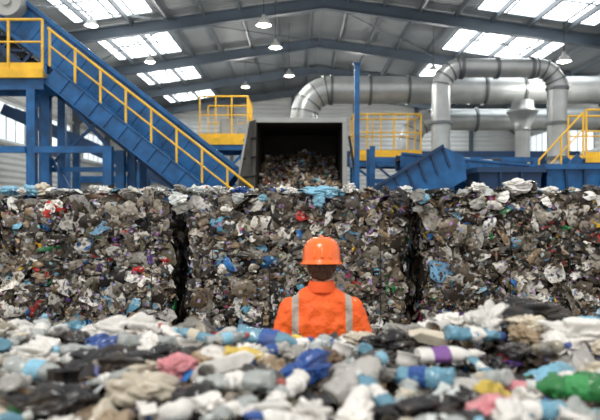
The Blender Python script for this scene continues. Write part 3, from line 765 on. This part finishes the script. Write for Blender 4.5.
COL={'white':(230,228,223),'cream':(206,197,178),'grey':(150,149,144),'black':(26,26,29),'dark grey':(66,65,65),'brown':(112,90,70),'tan':(166,146,118),'blue':(42,84,156),
 'light blue':(132,190,216),'red':(180,64,56),'pink':(216,140,148),'yellow':(220,192,86),'green':(58,152,84),'orange':(212,122,60),'purple':(124,80,152),'clear':(208,215,213),'teal':(40,120,130)}
ADJ={'plastic_bottle':('plastic bottle','crushed {} plastic bottle with cap'),'shampoo_bottle':('plastic bottle','flattened {} shampoo bottle with cap'),'plastic_jug':('plastic jug','large {} plastic jug with cap'),'drink_can':('drink can','dented {} drink can'),
 'paper_cup':('paper cup','used {} paper cup tipped over'),'drink_carton':('drink carton','squashed {} drink carton'),'plastic_tub':('plastic tub','empty {} plastic food tub'),
 'plastic_bag':('plastic bag','crumpled {} plastic bag'),'crumpled_paper':('paper','crumpled ball of {} paper'),'film_sheet':('plastic film','torn {} plastic film'),'cardboard_scrap':('cardboard','folded {} cardboard scrap')}
WHERE={'pile':' on the waste pile','top':' on the bales'}
def drop(kind,cname,loc,scale=1,rot=None,var=None,where='pile',accent=None):
    protos=PR[kind]; pr=protos[random.randrange(len(protos)) if var is None else var%len(protos)]
    if rot is None: rot=(random.uniform(-.35,.35),random.uniform(-.35,.35),random.uniform(0,6.28))
    root=None
    if len(pr)>1:
        root=bpy.data.objects.new(kind,None); root.empty_display_size=.05; C.objects.link(root)
    for i,(n,me,lab) in enumerate(pr):
        o=bpy.data.objects.new(n if root else kind,me); C.objects.link(o)
        c=COL[cname]
        if n=='bottle_label': c=COL[accent or random.choice(['white','clear','grey','white','cream','blue','light blue','white','red','cream'])]
        if n.endswith('cap'): c=COL[random.choice(['blue','white','white','white','clear','red','light blue'])]
        k=random.uniform(.85,1.08) if i==0 else 1
        o.color=tuple(min(1,x*k) for x in lin(c))+(1,)
        if root:o.parent=root
        else: root2=o
    r=root or root2
    r.location=loc; r.rotation_euler=rot
    r.scale=(scale,)*3 if not isinstance(scale,tuple) else scale
    cat,lb=ADJ[kind]; r['category']=cat; r['label']=lb.format(cname)+WHERE[where]
    r['group']='loose litter on the waste pile' if where=='pile' else 'loose litter along the bale tops'
    return r
KW=[('plastic_bag',33),('film_sheet',20),('crumpled_paper',4),('plastic_bottle',21),('shampoo_bottle',5.5),('drink_can',2.5),('paper_cup',3),('drink_carton',4),('plastic_tub',3),('cardboard_scrap',.8),('plastic_jug',1.4)]
CW={'plastic_bag':[('white',36),('cream',11),('grey',13),('black',18),('dark grey',6),('light blue',5),('blue',2),('yellow',1),('green',.7),('pink',1),('red',.7),('tan',5),('brown',3)],
 'film_sheet':[('white',36),('clear',28),('grey',12),('black',12),('light blue',5),('tan',4),('dark grey',4)],
 'crumpled_paper':[('white',38),('cream',30),('tan',12),('grey',12)],
 'plastic_bottle':[('clear',50),('white',16),('light blue',22),('green',4),('blue',1.5),('yellow',2),('cream',4)],
 'shampoo_bottle':[('white',58),('yellow',6),('light blue',10),('green',3),('pink',4),('cream',10),('orange',2)],
 'drink_can':[('grey',40),('red',6),('blue',6),('white',20),('green',4),('yellow',4),('black',6)],
 'paper_cup':[('white',50),('cream',20),('tan',10)],'drink_carton':[('white',40),('cream',15),('light blue',8),('yellow',5),('green',3)],
 'plastic_tub':[('white',40),('black',16),('cream',15),('yellow',3),('red',3)],'cardboard_scrap':[('tan',50),('cream',30)],'plastic_jug':[('white',50),('light blue',15),('clear',30)]}
def rc(kind):
    L=CW[kind]; return random.choices([a for a,_ in L],[b for _,b in L])[0]

# ------------------------------------------------------------ foreground pile
def hz(x,y):
    z=1.30+.045*noise.noise(Vector((x*1.6,y*1.6,2)))*1.3
    z+=.12*math.exp(-((x-1.05)**2/.18+(y-2.65)**2/.08))+.06*math.exp(-((x+.85)**2/.2+(y-2.65)**2/.1))
    if y>2.8: z-=(y-2.8)*2.6
    if y<1.05: z-=(1.05-y)*1.6
    ax=abs(x)-2.6
    if ax>0: z-=ax*1.1
    return max(z,0.0)
gx=np.linspace(-3.9,3.9,80); gy=np.linspace(.2,3.3,40)
tv=np.array([(x,y,max(hz(x,y)-.02,0.001)) for x in gx for y in gy]); ng=len(gy)
tf=np.array([(i*ng+j,(i+1)*ng+j,(i+1)*ng+j+1,i*ng+j+1) for i in range(len(gx)-1) for j in range(ng-1)])
n=5200
px=rng.uniform(-2.2,2.2,n); py=rng.uniform(1.1,3.15,n)
p=np.array([(a,b,hz(a,b)) for a,b in zip(px,py)]); p[:,2]+=rng.uniform(-.01,.05,n)
nr=np.tile(np.array([0,0,1.0]),(n,1)); s=np.clip(rng.lognormal(math.log(.06),.4,n),.025,.15)
nl=300; lx=rng.uniform(-2.2,2.2,nl); ly=rng.uniform(1.2,3.05,nl)
lp=np.array([(a,b,hz(a,b)) for a,b in zip(lx,ly)])
me=scrap_mesh('waste_pile',[frag_arrays(p,nr,s,pick(n,1.5),.55),lump_arrays(lp,np.tile(np.array([0,0,1.]),(nl,1)),rng.uniform(.03,.06,nl),pick(nl,1.5)),
    (tv,tf,np.tile(np.array(lin((62,56,50))),(len(tv),1)))],(0,2,0))
o=bpy.data.objects.new('waste_pile',me); o.location=(0,2,0); C.objects.link(o)
o['label']='broad mound of small mixed waste scraps'; o['category']='waste pile'; o['kind']='stuff'

placed=[]
def feat(kind,c,x,y,s=1,rot=None,var=None,r=.1,lift=.05,accent=None):
    placed.append((x,y,r)); drop(kind,c,(x,y,hz(x,y)+lift),s,rot,var,'pile',accent)
feat('plastic_bottle','light blue',-.13,2.5,1.3,(0,.12,-.3),0,.12,.1,'blue')
feat('plastic_bag','blue',.02,2.1,(.75,.55,.8),(0,-.3,.4),1,.09,.08)
feat('plastic_jug','white',.19,2.0,.9,(.3,-.5,.5),0,.11,.1)
feat('shampoo_bottle','white',.57,2.34,1.25,(0,0,.12),0,.12,.1,'purple')
feat('plastic_bottle','green',.88,1.9,1.25,(0,.05,2.8),4,.12,.1,'green')
feat('film_sheet','light blue',.92,2.2,1.1,(0,0,.3),2,.1,.06)
feat('plastic_bag','blue',.99,1.84,.6,None,3,.06,.07)
feat('plastic_bag','white',-.8,2.72,(1.5,1.1,1.4),(0,0,.2),0,.16,.05)
feat('plastic_bag','black',-.7,2.2,(1.4,1.1,1.2),(0,0,-.5),1,.15,.04)
feat('plastic_bag','black',.36,1.76,(1.2,1,1),(0,0,.2),4,.14,.04)
feat('plastic_bag','black',.4,2.62,(1.1,1,.9),(0,0,.1),2,.12,.04)
feat('plastic_bag','black',1.03,2.74,(1.7,1.1,1.4),(0,0,.3),3,.15,.05)
feat('plastic_bag','white',.83,2.62,(1.2,.9,1.3),(0,0,.8),1,.11,.05)
feat('plastic_bag','white',1.2,2.5,(1.5,1,1.2),(0,.1,0),4,.15,.04)
feat('plastic_bag','cream',-.5,1.95,(.95,.85,1.0),None,5,.11,.05)
feat('plastic_bag','pink',-.43,2.12,(.55,.5,.7),None,2,.07,.06)
feat('paper_cup','white',-.36,1.74,1.2,(0,.5,2.2),0,.08,.07)
feat('film_sheet','cream',-.6,1.78,1.1,(0,.2,.8),0,.09,.06)
feat('shampoo_bottle','yellow',-.2,2.25,.9,(0,.2,.3),1,.09,.08,'yellow')
feat('drink_can','yellow',.62,1.92,1.1,(0,.4,.6),1,.08,.07)
feat('shampoo_bottle','pink',.74,2.06,.8,(0,.1,2.6),1,.07,.07,'pink')
feat('plastic_bag','black',-.76,1.85,(1.2,.9,1.0),None,2,.13,.04)
feat('plastic_bag','white',-1.05,2.45,(1.1,1,1.1),None,3,.12,.05)
feat('plastic_bag','white',.03,1.73,(.95,.8,.85),None,6,.1,.05)
feat('plastic_bottle','clear',-.62,2.45,1.15,(0,.1,.4),2,.1,.08,'white')
feat('plastic_bottle','light blue',.42,2.1,1.15,(0,.1,2.7),4,.1,.09,'blue')
feat('plastic_bottle','clear',-.2,1.93,1.15,(0,.1,2.9),2,.1,.09,'white')
feat('plastic_bottle','light blue',.72,2.48,1.15,(0,.1,.2),2,.1,.09,'white')
feat('plastic_bottle','clear',-.93,2.12,1.15,(0,.1,-.3),0,.1,.09,'light blue')
feat('film_sheet','black',-.2,1.6,1.2,None,2,.1,.05)
feat('plastic_bag','dark grey',.3,2.38,(.8,.7,.7),None,3,.1,.05)
feat('film_sheet','white',-.3,2.68,1.3,None,1,.12,.06)
feat('film_sheet','white',.14,2.72,1.2,None,3,.12,.05)
cnt=0;tries=0
while cnt<290 and tries<40000:
    tries+=1
    y=1.5+1.45*random.random()**1.1; x=random.uniform(-1,1)*(y*.53+.1)
    r=.06
    if any((x-a)**2+(y-b)**2<((r+c)*.8)**2 for a,b,c in placed): continue
    k=random.choices([a for a,_ in KW],[b for _,b in KW])[0]
    placed.append((x,y,r))
    sc=random.uniform(.75,1.05); lf=random.uniform(.055,.09)
    if k=='plastic_bag': sc=random.uniform(.5,.85); lf=random.uniform(.03,.06)
    if k=='film_sheet': sc=random.uniform(.75,1.2); lf=random.uniform(.04,.07)
    if k=='plastic_jug': sc=random.uniform(.6,.8)
    drop(k,rc(k),(x,y,hz(x,y)+lf),sc); cnt+=1
print('placed',cnt)
for i in range(125):
    x=-3.75+8.1*((i+random.random())/125); y=random.choice([random.uniform(7.58,7.8),random.uniform(7.65,8.7)])
    k=random.choices(['plastic_bag','film_sheet','crumpled_paper','plastic_bottle','drink_carton','plastic_tub'],[42,24,8,18,4,4])[0]
    c=rc(k) if random.random()<.6 else random.choice(['white','white','black','clear','light blue','grey','blue'])
    s=random.uniform(.55,1.15)
    if i%9==0: s*=1.35
    drop(k,c,(x,y,2.185+random.uniform(0,.03)),(s,s,s*random.uniform(.6,1.2)),(random.uniform(-.4,.4),random.uniform(-.4,.4),random.uniform(0,6.28)),None,'top')
for i in range(16):
    x=-3.6+7.8*((i+random.random())/16) if i>3 else (-1.52,1.45,-1.5,1.47)[i]
    s=random.uniform(.6,1.1)
    drop('film_sheet',random.choice(['white','clear','light blue','grey','black','white']),(x,7.45+random.uniform(-.02,.03),2.12+random.uniform(-.08,.03)-(.12 if i in(2,3) else 0)),(s,s*random.uniform(.8,1.5),s*.7),(random.uniform(1.0,1.5),random.uniform(-.3,.3),random.uniform(-.5,.5)),None,'top')
drop('plastic_bag','light blue',(.28,7.53,2.17),(1.7,1.1,1.2),(0,.1,0),1,'top')
drop('plastic_bag','white',(2.75,7.6,2.25),(1.4,1.2,1.3),(0,0,0),2,'top')
drop('plastic_bag','white',(2.25,7.6,2.23),(1.3,1.2,1.1),(0,0,1),3,'top')
drop('plastic_bag','blue',(-.75,7.6,2.2),(1,.8,.8),(0,0,1),0,'top')
drop('plastic_bag','white',(.62,7.6,2.22),(1.1,1,1.0),(0,0,1),4,'top')
drop('plastic_bag','black',(3.0,7.8,2.25),(1.5,1,1.1),(0,0,1),4,'top')

# ------------------------------------------------------------ worker
ic,_=ico(3)
def hull(mb,ells):
    bm=bmesh.new()
    for c,r in ells:
        if not isinstance(r,(tuple,list)): r=(r,r,r)
        for p in ic: bm.verts.new((c[0]+p[0]*r[0],c[1]+p[1]*r[1],c[2]+p[2]*r[2]))
    bmesh.ops.convex_hull(bm,input=bm.verts)
    bmesh.ops.delete(bm,geom=[v for v in bm.verts if not v.link_faces],context='VERTS')
    bm.verts.index_update()
    mb.add([v.co[:] for v in bm.verts],[tuple(v.index for v in f.verts) for f in bm.faces],True); bm.free()
W=(.13,3.6,0)
worker=thing('person','standing worker in orange safety jacket and orange hard hat','person',W)
CT=bpy.data.textures.new('cloth_folds','CLOUDS'); CT.noise_scale=.09; CT.noise_depth=1
def wpart(name,mb,mat,vox=None,sm=3,label=None,par=None,disp=0):
    o=bpy.data.objects.new(name,mesh_of(mb,name,mat)); C.objects.link(o); o.parent=par or worker
    if vox:
        r=o.modifiers.new('remesh','REMESH'); r.mode='VOXEL'; r.voxel_size=vox; r.use_smooth_shade=True
        s=o.modifiers.new('smooth','SMOOTH'); s.factor=.5; s.iterations=sm
    if disp:
        d=o.modifiers.new('folds','DISPLACE'); d.texture=CT; d.texture_coords='LOCAL'; d.strength=disp; d.mid_level=.5
    if label:o['label']=label
    return o
SKIN=M('skin',(204,150,122),.5,0,.06,10); HAIR=M('brown_hair',(78,52,36),.45,0,.5,60,.6,120)
mb=MB()
hull(mb,[((0,0,.95),(.15,.1,.09)),((0,0,1.08),(.14,.09,.08))])
hull(mb,[((0,0,1.05),(.14,.09,.08)),((0,0,1.28),(.165,.11,.1)),((0,-.005,1.38),(.13,.08,.05))])
hull(mb,[((-.15,0,1.385),.045),((.15,0,1.385),.045),((0,0,1.45),(.06,.06,.03))])
hull(mb,[((0,-.005,1.43),.06),((0,.01,1.57),.053)])
hull(mb,[((0,.02,1.66),(.077,.095,.095)),((0,.065,1.585),(.04,.04,.03)),((0,-.01,1.63),(.07,.07,.06))])
hull(mb,[((0,.115,1.66),.009),((0,.128,1.628),(.014,.016,.01))])
hull(mb,[((0,.106,1.598),(.022,.01,.008))])
for s in(-1,1):
    hull(mb,[((s*.08,.015,1.61),(.01,.022,.03)),((s*.088,.005,1.62),(.008,.014,.02))])
    sh=(s*.18,0,1.375);el=(s*.255,-.02,1.12);wr=(s*.25,.13,.93)
    hull(mb,[(sh,.05),(el,.042)]); hull(mb,[(el,.043),(wr,.028)])
    hull(mb,[(wr,(.026,.02,.02)),((s*.245,.185,.865),(.018,.038,.02))])
    for k,(ox,ln) in enumerate(((.03,.07),(.01,.08),(-.01,.075),(-.03,.06))):
        b0=Vector((s*.245,.19+ox*.75,.85+ox*.55)); m=b0+Vector((-s*.008,.028,-.04))*(ln/.07); t=m+Vector((-s*.015,.002,-.035))*(ln/.07)
        hull(mb,[(b0,.0095),(m,.009)]); hull(mb,[(m,.009),(t,.0075)])
    t0=Vector((s*.235,.165,.9)); t1=t0+Vector((-s*.03,.045,-.01)); t2=t1+Vector((-s*.005,.03,-.025))
    hull(mb,[(t0,.014),(t1,.011)]); hull(mb,[(t1,.011),(t2,.009)])
    hull(mb,[((s*.085,0,.93),.085),((s*.1,.01,.5),.055)]); hull(mb,[((s*.1,.01,.5),.056),((s*.1,-.02,.1),.04)])
    hull(mb,[((s*.1,-.03,.05),(.035,.04,.04)),((s*.11,.14,.035),(.04,.05,.025))])
wpart('body',mb,SKIN,.006,3)
EW=M('eye_white',(235,235,232),.2)
for s in(-1,1):
    wpart('eye',MB().lathe([(0,-.011),(.008,-.008),(.011,0),(.008,.008),(0,.011)],12,Matrix.Translation((s*.03,.101,1.655)),False),EW)
mb=MB()
hull(mb,[((0,.005,1.665),(.088,.1,.085)),((0,-.035,1.61),(.082,.06,.04)),((0,-.035,1.56),(.06,.04,.03))])
for k in range(11):
    x=-.06+.012*k; hull(mb,[((x*1.2,-.075+.35*abs(x),1.61),.018),((x*.85,-.064+.3*abs(x),1.535+.008*((k*2)%3)+.25*abs(x)),.01)])
wpart('hair',mb,HAIR,.006,2,'short brown hair')
HM=M('orange_helmet_plastic',(250,108,24),.26,0,.05,3,0,40,.4)
T=Matrix.Translation((0,.01,1.628))@Matrix.Rotation(math.radians(-5),4,'X')@Matrix.Diagonal((1.06,1.17,1.02,1))
prof=[(.0,.158),(.03,.156),(.06,.149),(.085,.13),(.1,.1),(.107,.06),(.108,.025),(.110,.01),(.125,.0),(.125,-.006),(.112,-.004),(.104,.008),(.098,.06),(.08,.11),(0,.15)]
helmet=wpart('hard_hat',MB().lathe(prof,44,T,False),HM,None,label='glossy orange hard hat')
mb=MB()
for xx,rr in((0,.013),(-.042,.009),(.042,.009)):
    pts=[]
    for k in range(17):
        a=math.radians(12+156*k/16)
        zz=math.sin(a)*.157; yy=math.cos(a)*.109
        sc=math.sqrt(max(0,1-(xx/.11)**2)); pts.append(T@Vector((xx,yy*sc,zz*(.5+.5*sc))))
    mb.tube(pts,rr,8)
wpart('ridge',mb,HM,par=helmet)
mb=MB()
v=[];f=[]
for k in range(13):
    a=math.radians(25+130*k/12)
    for rr,zz in((.108,.006),(.15,-.004),(.15,-.009),(.108,-.001)):
        ext=rr if rr<.12 else .12+.04*math.sin(a)**2
        v.append(T@Vector((math.cos(a)*ext,math.sin(a)*ext,zz)))
for k in range(12):
    for j in range(4): f.append((k*4+j,k*4+(j+1)%4,(k+1)*4+(j+1)%4,(k+1)*4+j))
mb.add(v,f,True); wpart('visor',mb,HM,par=helmet)
JM=bpy.data.materials.new('hi_vis_orange'); nt,N,L,B=nodes_of(JM)
tc=N.new('ShaderNodeTexCoord'); sx=N.new('ShaderNodeSeparateXYZ'); L.new(tc.outputs['Object'],sx.inputs[0])
ab=N.new('ShaderNodeMath'); ab.operation='ABSOLUTE'; L.new(sx.outputs[0],ab.inputs[0])
def cmp(src,v,e):
    c=N.new('ShaderNodeMath'); c.operation='COMPARE'; c.inputs[1].default_value=v; c.inputs[2].default_value=e; L.new(src,c.inputs[0]); return c.outputs[0]
s1=cmp(ab.outputs[0],.158,.02); s2=cmp(sx.outputs[2],1.05,.026)
mxm=N.new('ShaderNodeMath'); mxm.operation='MAXIMUM'; L.new(s1,mxm.inputs[0]); L.new(s2,mxm.inputs[1])
nz=N.new('ShaderNodeTexNoise'); nz.inputs['Scale'].default_value=9; nz.inputs['Detail'].default_value=3; L.new(tc.outputs['Object'],nz.inputs['Vector'])
oc=N.new('ShaderNodeMix'); oc.data_type='RGBA'; oc.inputs[6].default_value=lin((236,82,16))+[1]; oc.inputs[7].default_value=lin((255,114,36))+[1]; L.new(nz.outputs['Fac'],oc.inputs[0])
mx=N.new('ShaderNodeMix'); mx.data_type='RGBA'; mx.inputs[7].default_value=lin((170,162,152))+[1]
L.new(oc.outputs[2],mx.inputs[6])
L.new(mxm.outputs[0],mx.inputs[0]); L.new(mx.outputs[2],B.inputs['Base Color']); B.inputs['Roughness'].default_value=.65
bp=N.new('ShaderNodeBump'); bp.inputs['Strength'].default_value=.7; bp.inputs['Distance'].default_value=.06; L.new(nz.outputs['Fac'],bp.inputs['Height']); L.new(bp.outputs[0],B.inputs['Normal'])
mb=MB()
hull(mb,[((0,0,.92),(.19,.135,.06)),((0,0,1.1),(.2,.13,.08)),((0,0,1.26),(.21,.14,.1)),((0,-.005,1.37),(.175,.1,.05))])
hull(mb,[((-.168,0,1.37),(.065,.07,.055)),((.168,0,1.37),(.065,.07,.055)),((0,0,1.49),(.075,.07,.025))])
for s in(-1,1):
    sh=(s*.178,0,1.35);el=(s*.248,-.02,1.12);wr=(s*.245,.12,.95)
    hull(mb,[(sh,.08),(el,.078)]); hull(mb,[(el,.078),(wr,.045)])
    hull(mb,[((s*.1,0,1.4),.05),((s*.2,-.01,1.18),.07),(el,.06)])
wpart('jacket',mb,JM,.008,22,'orange high visibility jacket with silver reflective stripes',disp=.034)
mb=MB().lathe([(.09,-.035),(.08,.01),(.072,.028),(.066,.026),(.075,-.03)],28,Matrix.Translation((0,-.005,1.5))@Matrix.Diagonal((1,.92,1,1)))
wpart('collar',mb,M('orange_collar',(232,88,26),.7),None)
TR=M('navy_trousers',(34,40,56),.8,0,.15,8,.3,30); mb=MB()
hull(mb,[((0,0,.95),(.165,.12,.07)),((0,0,.88),(.165,.12,.08))])
for s in(-1,1):
    hull(mb,[((s*.088,0,.9),.1),((s*.1,.01,.5),.078)]); hull(mb,[((s*.1,.01,.5),.078),((s*.1,-.02,.12),.068)])
wpart('trousers',mb,TR,.012,4,'dark navy work trousers')
BT=M('black_boot',(24,23,22),.5)
for s in(-1,1):
    mb=MB(); hull(mb,[((s*.1,-.03,.05),(.047,.055,.05)),((s*.11,.15,.04),(.052,.06,.04))]); hull(mb,[((s*.1,-.03,.05),(.046,.052,.05)),((s*.1,-.025,.18),.05)])
    wpart('boot',mb,BT,.01,2)

# ------------------------------------------------------------ light, world, camera
w=bpy.data.worlds.new('hall_light'); bpy.context.scene.world=w; w.use_nodes=True
N=w.node_tree.nodes
bg=N['Background']; bg.inputs['Color'].default_value=(1,.985,.965,1); bg.inputs['Strength'].default_value=.95
s=bpy.data.lights.new('daylight','SUN'); s.energy=1.9; s.angle=math.radians(20); s.color=(1,.96,.9)
so=bpy.data.objects.new('daylight',s); so.rotation_euler=(math.radians(32),math.radians(-16),0); C.objects.link(so)
cam=bpy.data.cameras.new('camera'); cam.lens=36; cam.sensor_width=36
co=bpy.data.objects.new('camera',cam); co.location=(0,0,CZ); co.rotation_euler=(math.radians(90),0,0); C.objects.link(co)
cam.dof.use_dof=True; cam.dof.focus_distance=5.6; cam.dof.aperture_fstop=1.8
cam.clip_end=200
bpy.context.scene.camera=co
bpy.context.scene.view_settings.view_transform='Standard'
